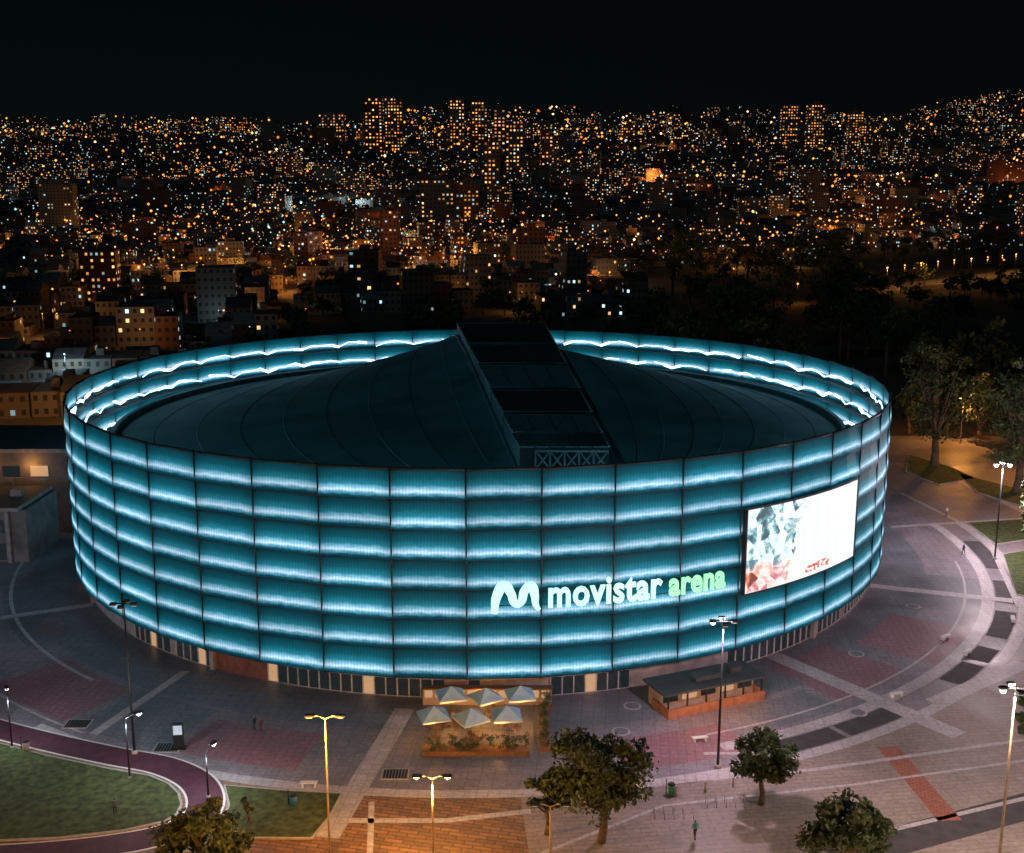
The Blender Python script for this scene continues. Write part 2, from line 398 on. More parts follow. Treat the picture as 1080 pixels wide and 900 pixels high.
for a in range(NY-1):
    y0,y1=ysr[a],ysr[a+1]
    def cl(y,s):
        h=math.sqrt(max(0,RR*RR-(y-CY)**2)); x=sx(y)+s*shw(y); return min(max(x,CX-h),CX+h)
    rf.face([(cl(y0,-1),y0,rz(y0)-.2),(cl(y0,1),y0,rz(y0)-1.9),(cl(y1,1),y1,rz(y1)-1.9),(cl(y1,-1),y1,rz(y1)-.2)],1)
for i in range(96):
    a0,a1=i*360/96,(i+1)*360/96
    rf.face([A(a0,RR+.1,15),A(a1,RR+.1,15),A(a1,RR+.1,19.0),A(a0,RR+.1,19.0)],2)
    rf.face([A(a0,RR+.1,19.0),A(a1,RR+.1,19.0),A(a1,RR-.5,19.0),A(a0,RR-.5,19.0)],2)
    rf.face([A(a0,RR-.5,18),A(a1,RR-.5,18),A(a1,RR-.5,19.0),A(a0,RR-.5,19.0)],2)
rf.build('curved_roof',[M_roof,M_roofd,M_rooff],arena)
sp_=MB()
def dz(y): return 24.0+2.9*((y-119)/81)
segs=[(119,124.5,1,0),(124.5,133,0,.2),(133.6,146,3,.45),(146.6,162,0,.7),(162.8,179,3,.9),(179.5,200,1,1.0)]
for (y0,y1,m,lift) in segs:
    pts=[]
    for y in(y0,y1):
        for s in(-1,1): pts.append((sx(y)+s*shw(y)*.96,y,dz(y)+lift))
    a,b,c,d=pts
    low=lambda p:(p[0],p[1],rz(p[1])-2.2)
    sp_.face([a,b,d,c],m); sp_.face([low(a),low(b),b,a],1); sp_.face([low(c),c,d,low(d)],1)
    sp_.face([low(a),a,c,low(c)],4); sp_.face([low(b),low(d),d,b],4)
    for p,q in((a,b),(c,d)): sp_.cyl(p,q,.13,n=5,m=2)
    for p,q in((a,c),(b,d)): sp_.cyl(p,q,.14,n=5,m=5)  # side edges in a lighter colour, a lit edge painted on
    nn=4
    for k in range(1,nn):
        t=k/nn; l0=Vector(a).lerp(Vector(b),t); l1=Vector(c).lerp(Vector(d),t); sp_.cyl(l0,l1,.05,n=4,m=1,caps=False)
for k in range(9):
    y=119.4+k*.6; sp_.cyl((sx(y)-shw(y)*.94,y,dz(y)+.1),(sx(y)+shw(y)*.94,y,dz(y)+.1),.08,n=4,m=2)
y=117.4; xl,xr=sx(y)-shw(y)*.9+1.2,sx(y)+shw(y)*.9
zt,zb=23.9,21.9
sp_.cyl((xl,y,zt),(xr,y,zt),.14,n=5,m=2); sp_.cyl((xl,y,zb),(xr,y,zb),.14,n=5,m=2)
nb=5
for k in range(nb):
    a=xl+(xr-xl)*k/nb;b=xl+(xr-xl)*(k+1)/nb
    sp_.cyl((a,y,zb),(b,y,zt),.10,n=4,m=2); sp_.cyl((a,y,zt),(b,y,zb),.10,n=4,m=2); sp_.cyl((a,y,zb),(a,y,zt),.10,n=4,m=2)
    sp_.cyl((a,y,zt),(a,119,dz(119)),.08,n=4,m=2)
sp_.build('roof_spine',[mat('spine_panel',(.20,.32,.35),.6,.0),M_roofd,M_rooff,mat('spine_panel_dark',(.06,.10,.11),.7,.0),M_roof,mat('spine_edge_painted_light',(.3,.5,.54),.5,.0)],arena)
# ------------------------------------------------------------ sign on the facade
def bend_mesh(obj,scale,a0,zc,Rs,squash=1.0,tall=1.0):
    dg=bpy.context.evaluated_depsgraph_get(); me=bpy.data.meshes.new_from_object(obj.evaluated_get(dg))
    for v in me.vertices:
        x,y,z=v.co.x*scale,v.co.y*scale*tall,v.co.z*scale*squash
        a=D2R(a0)+x/Rs; r=Rs+z; v.co=(CX+r*math.sin(a),CY-r*math.cos(a),zc+y)
    bpy.data.objects.remove(obj); return me
sign=empty('arena_name_sign')
M_sw=mat('sign_letter_white',(.2,.2,.2),.4,em=(.50,1,.86),es=1.15)
M_sg=mat('sign_letter_green',(.2,.2,.2),.4,em=(.30,1,.50),es=1.1)
def text(body,a0,a1,zbase,m,name):
    cu=bpy.data.curves.new('t','FONT'); cu.body=body; cu.extrude=.04; cu.offset=.026; cu.resolution_u=3; cu.space_character=1.08
    o=bpy.data.objects.new('t',cu); scene.collection.objects.link(o); bpy.context.view_layer.update()
    w=o.dimensions.x; L=D2R(a1-a0)*(R+.75)
    me=bend_mesh(o,L/w,a0,zbase,R+.75,1.0,1.28); me.materials.clear(); me.materials.append(m)
    ob=bpy.data.objects.new(name,me); scene.collection.objects.link(ob); ob.parent=sign
text('movistar',8.0,20.0,10.4,M_sw,'letters_word_one')
text('arena',20.9,27.7,10.4,M_sg,'letters_word_two')
cu=bpy.data.curves.new('m','CURVE'); cu.dimensions='3D'; cu.bevel_depth=.40; cu.bevel_resolution=2; cu.use_fill_caps=True
s=cu.splines.new('BEZIER'); pts=[(-2.15,-1.45),(-1.8,.55),(-1.15,1.4),(-.5,.7),(0,-.45),(.42,-.4),(.95,.95),(1.5,1.3),(1.9,.35),(2.0,-.6),(2.35,-1.2)]
s.bezier_points.add(len(pts)-1)
for b,p in zip(s.bezier_points,pts): b.co=(p[0],p[1],0); b.handle_left_type=b.handle_right_type='AUTO'
rad=[.8,1.25,1.4,1.1,1.0,1.0,1.15,1.3,1.05,.8,.5]
for b,r_ in zip(s.bezier_points,rad): b.radius=r_
o=bpy.data.objects.new('m',cu); scene.collection.objects.link(o); bpy.context.view_layer.update()
me=bend_mesh(o,1.0,4.85,11.3,R+.7,.35); me.materials.clear(); me.materials.append(mat('sign_logo_light',(.2,.2,.2),.4,em=(.48,1,.86),es=1.2))
ob=bpy.data.objects.new('letter_m_emblem',me); scene.collection.objects.link(ob); ob.parent=sign
br=MB()
for z in(10.6,11.8):
    for k in range(24): br.cyl(A(3+k*24.6/24,R+.45,z),A(3+(k+1)*24.6/24,R+.45,z),.05,n=4)
br.build('mounting_rail',[M_dark],sign)
# ------------------------------------------------------------ video screen
def screen_mat():
    m,t,b=base_mat('led_video_image')
    uv=t.new('ShaderNodeUVMap',uv_map='UVMap'); sp=t.new('ShaderNodeSeparateXYZ'); t.l.new(uv.outputs[0],sp.inputs[0])
    U,V=sp.outputs[0],sp.outputs[1]
    mp=t.new('ShaderNodeMapping'); mp.inputs['Scale'].default_value=(2.2,1.0,1); mp.inputs['Rotation'].default_value=(0,0,.35); t.l.new(uv.outputs[0],mp.inputs[0])
    vo=t.new('ShaderNodeTexVoronoi',voronoi_dimensions='2D'); vo.inputs['Scale'].default_value=7; t.l.new(mp.outputs[0],vo.inputs['Vector'])
    sc_=t.new('ShaderNodeSeparateColor'); t.l.new(vo.outputs['Color'],sc_.inputs[0])
    nz=t.new('ShaderNodeTexNoise',noise_dimensions='2D'); nz.inputs['Scale'].default_value=7; nz.inputs['Detail'].default_value=6; t.l.new(mp.outputs[0],nz.inputs['Vector'])
    k=t.math('ADD',t.math('MULTIPLY',sc_.outputs[0],.45),t.math('MULTIPLY',nz.outputs['Fac'],.6))
    pic=t.ramp(k,[(.28,(.05,.12,.15)),(.36,(.16,.42,.48)),(.42,(.75,.95,.95)),(.58,(.95,1,1)),(.66,(.55,.85,.9)),(.74,(.12,.25,.3))])
    warm=t.ramp(k,[(.30,(.25,.05,.04)),(.42,(.9,.30,.18)),(.50,(1,.72,.62)),(.6,(1,.95,.9)),(.75,(.7,.2,.25))])
    pic=t.mix(t.ramp(t.math('ADD',V,t.math('MULTIPLY',nz.outputs['Fac'],.3)),[(.36,(1,1,1)),(.50,(0,0,0))]),pic,warm)
    edge=t.math('ADD',U,t.math('MULTIPLY_ADD',nz.outputs['Fac'],.5,-.25))
    msk=t.ramp(t.math('ADD',edge,t.math('MULTIPLY',V,-.12)),[(.26,(0,0,0)),(.33,(1,1,1))])
    wh=t.ramp(t.math('FRACT',t.math('MULTIPLY',U,9)),[(0,(.84,1,.93)),(.5,(.95,1,.99)),(1,(.84,1,.92))])
    c=t.mix(msk,pic,wh)
    bx=t.math('MULTIPLY',t.math('MULTIPLY',t.math('GREATER_THAN',U,.47),t.math('LESS_THAN',U,.70)),t.math('MULTIPLY',t.math('GREATER_THAN',V,.05),t.math('LESS_THAN',V,.15)))
    n2=t.new('ShaderNodeTexNoise',noise_dimensions='2D'); n2.inputs['Scale'].default_value=30; t.l.new(uv.outputs[0],n2.inputs['Vector'])
    c=t.mix(t.math('MULTIPLY',bx,t.math('GREATER_THAN',n2.outputs['Fac'],.5)),c,(.8,.12,.08))
    ln=t.math('MULTIPLY_ADD',t.math('SINE',t.math('MULTIPLY',V,2*math.pi*36)),.08,1.05)
    b.inputs['Base Color'].default_value=(.02,.02,.02,1)
    t.l.new(c,b.inputs['Emission Color']); t.l.new(ln,b.inputs['Emission Strength']); return m
sc=MB(); n=20; a0,a1=30.3,50.2; zb,zt=9.1,18.3
for k in range(n):
    b0,b1=a0+(a1-a0)*k/n,a0+(a1-a0)*(k+1)/n
    sc.face([A(b0,R+.9,zb),A(b1,R+.9,zb),A(b1,R+.9,zt),A(b0,R+.9,zt)],0,[(k/n,0),((k+1)/n,0),((k+1)/n,1),(k/n,1)])
    sc.face([A(b1,R+.45,zb-.2),A(b0,R+.45,zb-.2),A(b0,R+.45,zt+.2),A(b1,R+.45,zt+.2)],1)
    for z0,z1 in((zb-.16,zb-.01),(zt+.01,zt+.16)):
        sc.face([A(b0,R+.95,z0),A(b1,R+.95,z0),A(b1,R+.95,z1),A(b0,R+.95,z1)],1)
        sc.face([A(b0,R+.95,z1),A(b1,R+.95,z1),A(b1,R+.4,z1),A(b0,R+.4,z1)],1)
        sc.face([A(b1,R+.95,z0),A(b0,R+.95,z0),A(b0,R+.4,z0),A(b1,R+.4,z0)],1)
for a in(a0,a1):
    p=A(a+(-.10 if a==a0 else .10),R+.65); sc.box((p.x,p.y,zb-.16),(.17,.6,zt-zb+.32),D2R(a),1)
sc.build('video_screen',[screen_mat(),M_dark],None,True)
# ------------------------------------------------------------ lamps
def mast(base,h,lit=None,power=0,col=WHITE,heads=4,pm=M_dark,r=.13,bulb=.22):
    b=MB(); x,y=base.x,base.y
    b.cyl((x,y,0),(x,y,.35),.32,.28,n=10,m=2); b.cyl((x,y,.35),(x,y,h),r,r*.5,n=8,m=0)
    b.cyl((x-.95,y,h-.25),(x+.95,y,h-.25),.06,n=6,m=1); b.cyl((x,y-.8,h-.35),(x,y+.8,h-.35),.06,n=6,m=1)
    k=0
    for dx,dy in((-.95,0),(.95,0),(0,-.8),(0,.8))[:heads]:
        b.box((x+dx,y+dy,h-.38),(.55,.42,.2),.0,1,bottom=True)
        b.box((x+dx,y+dy,h-.46),(.42,.32,.075),.0,3 if (lit and k in lit) else 4,bottom=True)
        if lit and k in lit: b.ball((x+dx,y+dy,h-.5),bulb,3)
        k+=1
    o=b.build('plaza_floodlight_mast',[pm,M_dark,M_conc,M_lampo if col in(ORANGE,AMBER) else M_lampw,M_lampd])
    if power: plight('lamp_light',(x,y,h-1.0),power,col,.3,o)
    return o
def street_lamp(base,h,power=0,col=ORANGE,twin=False,rot=0,pm=M_pole,name='street_lamp'):
    b=MB(); x,y=base.x,base.y; z0=base.z
    b.cyl((x,y,z0),(x,y,z0+.3),.2,.16,n=8,m=2); b.cyl((x,y,z0+.3),(x,y,z0+h),.1,.06,n=8,m=0)
    for s in((-1,1) if twin else (1,)):
        dx,dy=math.cos(rot)*s,math.sin(rot)*s
        b.cyl((x,y,z0+h-.1),(x+dx*.5,y+dy*.5,z0+h+.12),.05,n=6,m=0); b.cyl((x+dx*.5,y+dy*.5,z0+h+.12),(x+dx*.85,y+dy*.85,z0+h+.14),.06,n=6,m=0)
        b.box((x+dx*1.15,y+dy*1.15,z0+h+.06),(.75,.34,.16),rot,1,bottom=True)
        b.box((x+dx*1.2,y+dy*1.2,z0+h-.01),(.45,.26,.065),rot,3 if power else 4,bottom=True)
        if power: b.ball((x+dx*1.2,y+dy*1.2,z0+h-.06),.13,3)
    o=b.build(name,[pm,M_dark,M_conc,M_lampo if col in(ORANGE,AMBER) else M_lampw,M_lampd])
    if power: plight('lamp_light',(x,y,z0+h-.6),power,col,.25,o)
    return o
def ht(ub,vb,vt): 
    p=P(ub,vb); return p,Zat(p.y,vt)
p,h=ht(757,810,652); mast(p,h,[0],8000,PINK,bulb=.14)
p,h=ht(142,795,634); mast(p,h,None)
p,h=ht(1049,590,487); mast(p,h,[0,1],18000,(1,.78,.84),bulb=.3)
p,h=ht(1054,905,722); mast(p,h,[0,1],8000,(1,.72,.6),pm=M_pole)
p,h=ht(348,905,757); o=street_lamp(p,h,0,ORANGE,True); plight('lamp_light',(p.x,p.y-1,h-.7),4500,ORANGE,.25,o)  # heads unlit; orange light added below them to brighten pole and paving
p,h=ht(457,905,820); street_lamp(p,h,4000,AMBER,True)
p,h=ht(580,915,850); street_lamp(p,h,0,ORANGE,True)
for ub,vb,vt,pw in[(13,790,732,1100),(137,822,757,1100),(220,842,792,1100)]:
    p,h=ht(ub,vb,vt); street_lamp(p,h,pw,(.85,.9,1),False,random.random()*3,M_dark)
# street lamps: first set unseen, added to light the plaza; second beside it
for x,y,pw,c in[(-48,60,11000,ORANGE),(-22,61,14000,ORANGE),(4,61,8000,ORANGE),(30,61,7000,(1,.6,.42)),(56,64,11000,(1,.62,.45)),(66,90,13000,(1,.66,.72)),(86,112,22000,(1,.64,.78)),(96,142,15000,(1,.62,.70)),(-84,112,12000,(.7,.78,1)),(-84,85,6000,(.9,.8,.8))]:
    street_lamp(Vector((x,y,0)),7.8 if y<65 else 10.5,pw,ORANGE if c==ORANGE else c,True,random.random())
for x,y,pw in[(96,196,9000),(92,228,8000),(118,166,9000),(-98,206,8000),(-122,232,10000),(-92,246,8000),(128,250,14000)]:
    street_lamp(Vector((x,y,0)),9.5,pw,ORANGE,False,random.random()*6)
# ------------------------------------------------------------ trees
M_leaf=[mat('leaf_dark',(.03,.055,.02),.7,var=.4,scale=.8),mat('leaf_mid',(.055,.09,.03),.7,var=.4,scale=.8),mat('leaf_light',(.09,.125,.045),.7,var=.3,scale=.8)]
def leaf_arrays(centres,rads,per,size):
    C=np.repeat(np.array(centres),per,axis=0); Rd=np.repeat(np.array(rads),per)
    n=len(C); d=rng.normal(size=(n,3)); d/=np.linalg.norm(d,axis=1)[:,None]
    rr=Rd*(rng.random(n)**.45); pos=C+d*rr[:,None]*np.array([1,1,.75])
    a=rng.normal(size=(n,3)); a/=np.linalg.norm(a,axis=1)[:,None]; b=np.cross(a,rng.normal(size=(n,3))); b/=np.linalg.norm(b,axis=1)[:,None]
    s=size*(.6+.8*rng.random(n))[:,None]
    q=np.stack([pos-a*s,pos-b*s*.5,pos+a*s,pos+b*s*.5],axis=1).reshape(-1,3)
    return q,n
def tree(name,base,h,cw,seed,clumps=42,per=90,leaf=.22,trunk_frac=.3,ch=None):
    random.seed(seed); b=MB(); base=Vector(base); ch=ch or h*(1-trunk_frac)
    cz=h-ch/2; cen=[];rad=[]
    for k in range(clumps):
        while True:
            d=Vector((random.uniform(-1,1),random.uniform(-1,1),random.uniform(-1,1)))
            if .35<d.length<1: break
        r=random.uniform(.08,.17)*cw
        lob=1+.22*math.sin(math.atan2(d.z,d.x)*3+seed)
        cen.append((base.x+d.x*lob*(cw/2-r*.6),base.y+d.y*(cw/2-r*.6),base.z+cz+d.z*lob*(ch/2-r*.5))); rad.append(r)
    tr=h*.028+.05; top=base+Vector((random.uniform(-.3,.3),random.uniform(-.3,.3),h*trunk_frac*1.05))
    mid=base+(top-base)*.5+Vector((.12,-.08,0))
    b.cyl(base,mid,tr*1.25,tr,n=8); b.cyl(mid,top,tr,tr*.8,n=8)
    c0=top+Vector((0,0,ch*.28)); b.cyl(top,c0,tr*.75,tr*.4,n=6)
    for i,c in enumerate(cen[::2]):
        c=Vector(c); st=top if i%2 else top+(c0-top)*random.random(); m=st+(c-st)*.5+Vector((random.uniform(-.3,.3),random.uniform(-.3,.3),.3))
        b.cyl(st,m,tr*.45,tr*.25,n=5,caps=False); b.cyl(m,c,tr*.25,tr*.08,n=5,caps=False)
    mi=len(b.v); q,n=leaf_arrays(cen,rad,per,leaf)
    b.v.extend(map(tuple,q))
    for k in range(n):
        i=mi+4*k; b.f.append((i,i+1,i+2,i+3)); ci=k//per
        b.m.append(1+min(2,max(0,(ci*7)%3 if random.random()<.75 else random.randint(0,2)))); b.uv.append([(0,0)]*4); b.c.append((1,1,1)); b.sm.append(False)
    return b.build(name,[M_bark]+M_leaf)
def tpx(u,v,vt,cwpx,seed,**k):
    p=P(u,v); h=Zat(p.y,vt); cw=cwpx/F*(p.y*.979+10)
    return tree('broadleaf_tree',p,h,cw,seed,**k)
tpx(634,888,774,118,1,clumps=64,per=110)
tpx(803,848,770,84,2,clumps=42,per=110)
tpx(888,930,838,98,3,clumps=44,per=110)
tpx(216,938,856,104,4,clumps=44,per=110)
tpx(577,880,812,52,5,clumps=26,per=90)
tpx(1085,800,728,40,6,clumps=24,per=90)
tpx(985,492,356,92,7,clumps=50,per=75,leaf=.32,trunk_frac=.22)
tpx(1072,520,384,84,8,clumps=50,per=75,leaf=.32,trunk_frac=.2)
tpx(1032,470,392,56,9,clumps=32,per=60,leaf=.34,trunk_frac=.2)
tpx(958,458,400,36,12,clumps=24,per=60,leaf=.3,trunk_frac=.2)
tpx(1092,600,500,50,13,clumps=30,per=80,leaf=.3)
tpx(262,868,838,16,14,clumps=10,per=60,leaf=.15)
random.seed(11)
def wood(name,spots):
    b=MB(); cen=[];rad=[]
    for (x,y,h,w) in spots:
        z=terrain_h(x,y)
        b.cyl((x,y,z),(x,y,z+h*.6),h*.03,h*.015,n=5)
        for k in range(11):
            while True:
                d=np.array([random.uniform(-1,1) for _ in range(3)])
                if np.linalg.norm(d)<1: break
            cen.append((x+d[0]*w*.4,y+d[1]*w*.4,z+h*.62+d[2]*h*.33)); rad.append(w*random.uniform(.14,.26))
    mi=len(b.v); q,n=leaf_arrays(cen,rad,26,.85); b.v.extend(map(tuple,q))
    for k in range(n):
        i=mi+4*k; b.f.append((i,i+1,i+2,i+3)); b.m.append(1+(k//26)%2); b.uv.append([(0,0)]*4); b.c.append((1,1,1)); b.sm.append(False)
    return b.build(name,[M_bark]+M_leaf)
# avenue through the park, right of the arena, seen between the trees
AV=[P(u,v) for u,v in[(930,306),(965,300),(1000,296),(1035,292),(1065,288),(1085,284)]]
sp=[]
for k in range(150):
    y=random.uniform(270,860); x=random.uniform(.13,.5)*y
    if y<300 and x<75: x+=60
    if x>.30*y and 430<y<720: continue
    sp.append((x,y,random.uniform(9,20)*(1+y/1600),random.uniform(9,17)))
for k in range(26):
    y=random.uniform(430,640); x=random.uniform(.3,.5)*y; sp.append((x,y,random.uniform(7,11),random.uniform(8,13)))
for k in range(50):
    y=random.uniform(330,500); x=random.uniform(-.3,.14)*y; sp.append((x,y,random.uniform(6,10),random.uniform(8,13)))
for k in range(170):
    y=random.uniform(500,1400); x=random.uniform(-.48,.45)*y; sp.append((x,y,random.uniform(9,17),random.uniform(9,18)))
for k in range(14): sp.append((random.uniform(106,135),random.uniform(225,272),random.uniform(11,17),random.uniform(9,13)))
wood('distant_tree_mass',sp)
rb=MB()
for i in range(len(AV)-1):
    d=(AV[i+1]-AV[i]).normalized(); n_=Vector((-d.y,d.x,0))*9
    rb.face([AV[i]-n_,AV[i+1]-n_,AV[i+1]+n_,AV[i]+n_],0)
ro=rb.build('park_avenue_road',[mat('avenue_concrete',(.16,.15,.14),.8,var=.3,scale=.1)]); ro.location.z=.05
# ------------------------------------------------------------ city
W_off=window_mat('house_wall_dark_windows',.05,1.5)
W_lo=window_mat('house_wall_windows',.15,1.8); W_mid=window_mat('block_wall_windows',.34,2.1); W_hi=window_mat('tower_wall_windows',.6,2.3,cool=.03)
RF=attr_mat('city_roof'); WM=[W_lo,W_mid,W_hi,RF,W_off]
city=MB(); lamps=MB()
walls=[(.28,.12,.08),(.32,.15,.09),(.36,.31,.26),(.32,.26,.21),(.22,.21,.20),(.42,.38,.34),(.34,.2,.13),(.2,.2,.21)]
roofs=[(.2,.09,.06),(.16,.16,.17),(.2,.12,.09),(.10,.10,.12),(.24,.25,.27),(.13,.10,.10)]
lights=[]
def dens(x,y): # lively and quiet quarters of the city
    a=math.sin(x/95+y/310)+math.sin(x/53-y/170+2)+math.sin(y/120+x/400)+.6*math.sin(x/31+y/77)
    return a/3.6
def inpark(x,y): return (x>.12*y and y<760) or (x>.28*y and y<960) or (y<460 and -.18*y<x)
def house(x,y,w,d,h,rot,m,cell,gable):
    z=terrain_h(x,y)-.5; cw=random.choice(walls); cr=random.choice(roofs); k=random.uniform(.25,.6); cw=tuple(c*k for c in cw); k=random.uniform(.4,.9); cr=tuple(c*k for c in cr)
    if m==0: 
        q_=dens(x,y)+random.uniform(-.5,.5); m=4 if q_<.1 else (0 if q_<.65 else 1)
    city.box((x,y,z),(w,d,h+.5),rot,m,3,cw,cr,cell)
    cs,sn=math.cos(rot),math.sin(rot)
    def q(a,b,c): return (x+a*cs-b*sn,y+a*sn+b*cs,z+.5+c)
    if gable:
        W=w/2;Dd=d/2+.3; rh=d*.17; h1=h+.02
        city.face([q(-W,-Dd,h1),q(W,-Dd,h1),q(W,0,h1+rh),q(-W,0,h1+rh)],3,None,cr)
        city.face([q(W,Dd,h1),q(-W,Dd,h1),q(-W,0,h1+rh),q(W,0,h1+rh)],3,None,cr)
        city.face([q(W,-Dd,h1),q(W,Dd,h1),q(W,0,h1+rh)],3,None,cw); city.face([q(-W,Dd,h1),q(-W,-Dd,h1),q(-W,0,h1+rh)],3,None,cw)
    elif random.random()<.6:
        a,b=random.uniform(-.25,.25)*w,random.uniform(-.25,.25)*d; p=q(a,b,h)
        city.box((p[0],p[1],p[2]),(w*.3,d*.25,random.uniform(1.2,2.6)),rot,3,3,cw,cr)
def blocks(ymin,ymax,sc,rot,wmin,wmax,fl,tallp,tall,cell,mlo):
    bwid,bdep,st=78*sc,42*sc,11*sc
    cs,sn=math.cos(rot),math.sin(rot)
    n=int(ymax*1.3/((bdep+st)))+3
    for i in range(-n,n):
        for j in range(-n,n):
            lx,ly=i*(bwid+st)+random.uniform(-6,6),j*(bdep+st)
            bx,by=lx*cs-ly*sn,lx*sn+ly*cs+ymin
            if not(ymin<=by<ymax) or abs(bx)>.49*by+70*sc or inpark(bx,by): continue
            if math.hypot(bx-CX,by-CY)<125: continue
            if random.random()<.05: continue
            for row in(-1,1):
                x=-bwid/2
                while x<bwid/2-4:
                    w=random.uniform(wmin,wmax); d=bdep*.42*random.uniform(.75,1)
                    if random.random()<.06: x+=w; continue
                    f=random.randint(*fl); m=mlo
                    if by<340: f=min(f,2)
                    elif random.random()<tallp: f=random.randint(*tall); m=0 if random.random()<.6 else 1; w*=1.6
                    hx,hy=x+w/2,row*bdep*.25+random.uniform(-1,1)
                    X,Y=bx+hx*cs-hy*sn,by+hx*sn+hy*cs
                    if inpark(X,Y): x+=w; continue
                    house(X,Y,w*.97,d,f*2.9,rot,m,cell,random.random()<.5 and f<5)
                    x+=w+.1
            for k in range(6):
                if random.uniform(-1.2,.6)>dens(bx,by): continue
                lx2=random.uniform(-.5,.5)*(bwid+st); ly2=(bdep+st)/2*(1 if k%2 else -1)
                X,Y=bx+lx2*cs-ly2*sn,by+lx2*sn+ly2*cs
                if not inpark(X,Y): lights.append((X,Y,8.5 if sc<1.5 else 14))
blocks(240,1150,1.0,D2R(11),6,11,(1,4),.03,(5,8),2.2,0)
blocks(1150,2100,1.7,D2R(-6),12,22,(2,5),.06,(7,13),3.0,0)
blocks(2100,3700,2.3,D2R(5),16,32,(2,5),.05,(8,14),4.5,0)
city.build('distant_city_buildings',WM,None,True)
def tower(u,wpx,vt,y,m=2,cell=6.0,dep=18,name='apartment_tower',col=None):
    x=(u-540)/F*(y*.979+6); z=terrain_h(x,y)-2; h=Zat(y,vt)-z; w=wpx/F*y
    b=MB(); c=tuple(q*.55 for q in (col or random.choice(walls)))
    b.box((x,y,z),(w,dep,h),random.uniform(-.1,.1),m,3,c,(.08,.08,.08),cell)
    b.box((x,y,z+h),(w*.35,dep*.4,h*.05+1.5),0,3,3,c,(.1,.1,.1))
    for s in(-1,1): b.box((x+s*w/2,y-dep/2,z),(w*.05,2.0,h*1.01),0,3,3,c)
    b.box((x,y-dep*.6,z),(w*1.3,dep*1.2,9),0,0,3,c,(.1,.1,.1),4)
    b.build(name,WM,None,True)
for u,w,vt,y in[(397,18,104,2000),(417,18,104,2050),(353,26,121,2300),(483,15,106,2100),(506,16,108,2150),(527,12,116,1900),(543,18,128,1750),(519,16,150,1500),(576,12,140,1800),(828,16,112,2400),(855,17,111,2300),(897,14,118,2500),(908,10,133,2400),(250,26,124,2900)]:
    tower(u,w,vt,y,2,5.5)
for u,w,vt,y in[(560,10,128,2300),(584,10,155,1700),(462,34,190,1150),(493,24,192,1160),(438,14,160,1900),(640,12,148,2200),(610,14,120,3000),(200,30,150,2500),(90,24,160,2200),(720,20,150,2300),(1010,18,150,2300),(950,12,140,2500)]:
    tower(u,w,vt,y,1,4.0)
for u,w,vt,y in[(385,30,264,560),(412,18,222,760),(605,26,296,560),(64,34,194,1100),(560,26,240,800),(330,16,244,820),(150,24,236,900),(695,26,192,1300),(1050,30,236,1000),(1020,22,246,990)]:
    tower(u,w,vt,y,0,3.2,14,'apartment_block',random.choice([(.3,.1,.07),(.33,.14,.09),(.36,.3,.25)]))
E=[((1,.29,.03),2.0),((1,.36,.06),2.4),((1,.47,.13),3.0),((.45,.9,.95),1.4),((1,.68,.38),3.2),((1,.2,.03),1.5)]
LM=[mat('city_lamp_%d'%i,(.2,.2,.2),.5,em=c,es=s_,sample=False) for i,(c,s_) in enumerate(E)]
for k in range(9500):
    y=math.exp(random.uniform(math.log(560),math.log(3750))); x=random.uniform(-.48,.48)*y
    if inpark(x,y) or random.uniform(-.8,.8)>dens(x,y)-(.25 if y<900 else 0): continue
    lights.append((x,y,random.uniform(4,16)*(1+y/3000)))
for k in range(260):
    x=random.uniform(1150,1800); y=random.uniform(2700,3500); lights.append((x,y,10))
for x,y in((130,520),(175,560),(150,690),(300,700),(120,620),(330,800),(240,820),(205,300),(190,330)): lights.append((x,y,9))
pl=[]
for (x,y,z) in lights:
    zz=terrain_h(x,y)+z; m=random.choices(range(6),[38,28,14,4,4,12])[0]
    if x<-.1*y and random.random()<.08: m=3
    r=max(.22,y*.00052*(.4+random.random()**4*2.2)); lamps.octa((x,y,zz),r,m)
    if y<650: lamps.cyl((x,y,0),(x,y,zz),.09,n=4,m=6,caps=False)
    pl.append((x,y,zz,m))
av=[]
for i in range(len(AV)-1):
    for t in(0,.5):
        p=AV[i].lerp(AV[i+1],t); lamps.octa((p.x,p.y-7,12),.5,random.choice([0,1,2])); lamps.cyl((p.x,p.y-7,0),(p.x,p.y-7,12),.12,n=5,m=6); av.append(p)
lo=lamps.build('distant_street_lights',LM+[M_dark])
for p in av: plight('lamp_light',(p.x,p.y-7,11),4500,ORANGE,.4,lo)
random.shuffle(pl)
near=[p for p in pl if p[1]<700][:120]; midl=[p for p in pl if 700<=p[1]<1300][:120]; far=[p for p in pl if p[1]>=1300][:100]
for grp,pw in((near,2700),(midl,5200),(far,24000)):
    for (x,y,z,m) in grp:
        c=(.6,.9,1) if m==3 else ((1,.65,.4) if m==4 else random.choice([ORANGE,(1,.28,.04),(1,.42,.1)]))
        plight('lamp_light',(x,y,z-1.5 if pw<6000 else z),pw*random.choice([.3,.5,.8,1.2,2.6]),c,.5,lo)
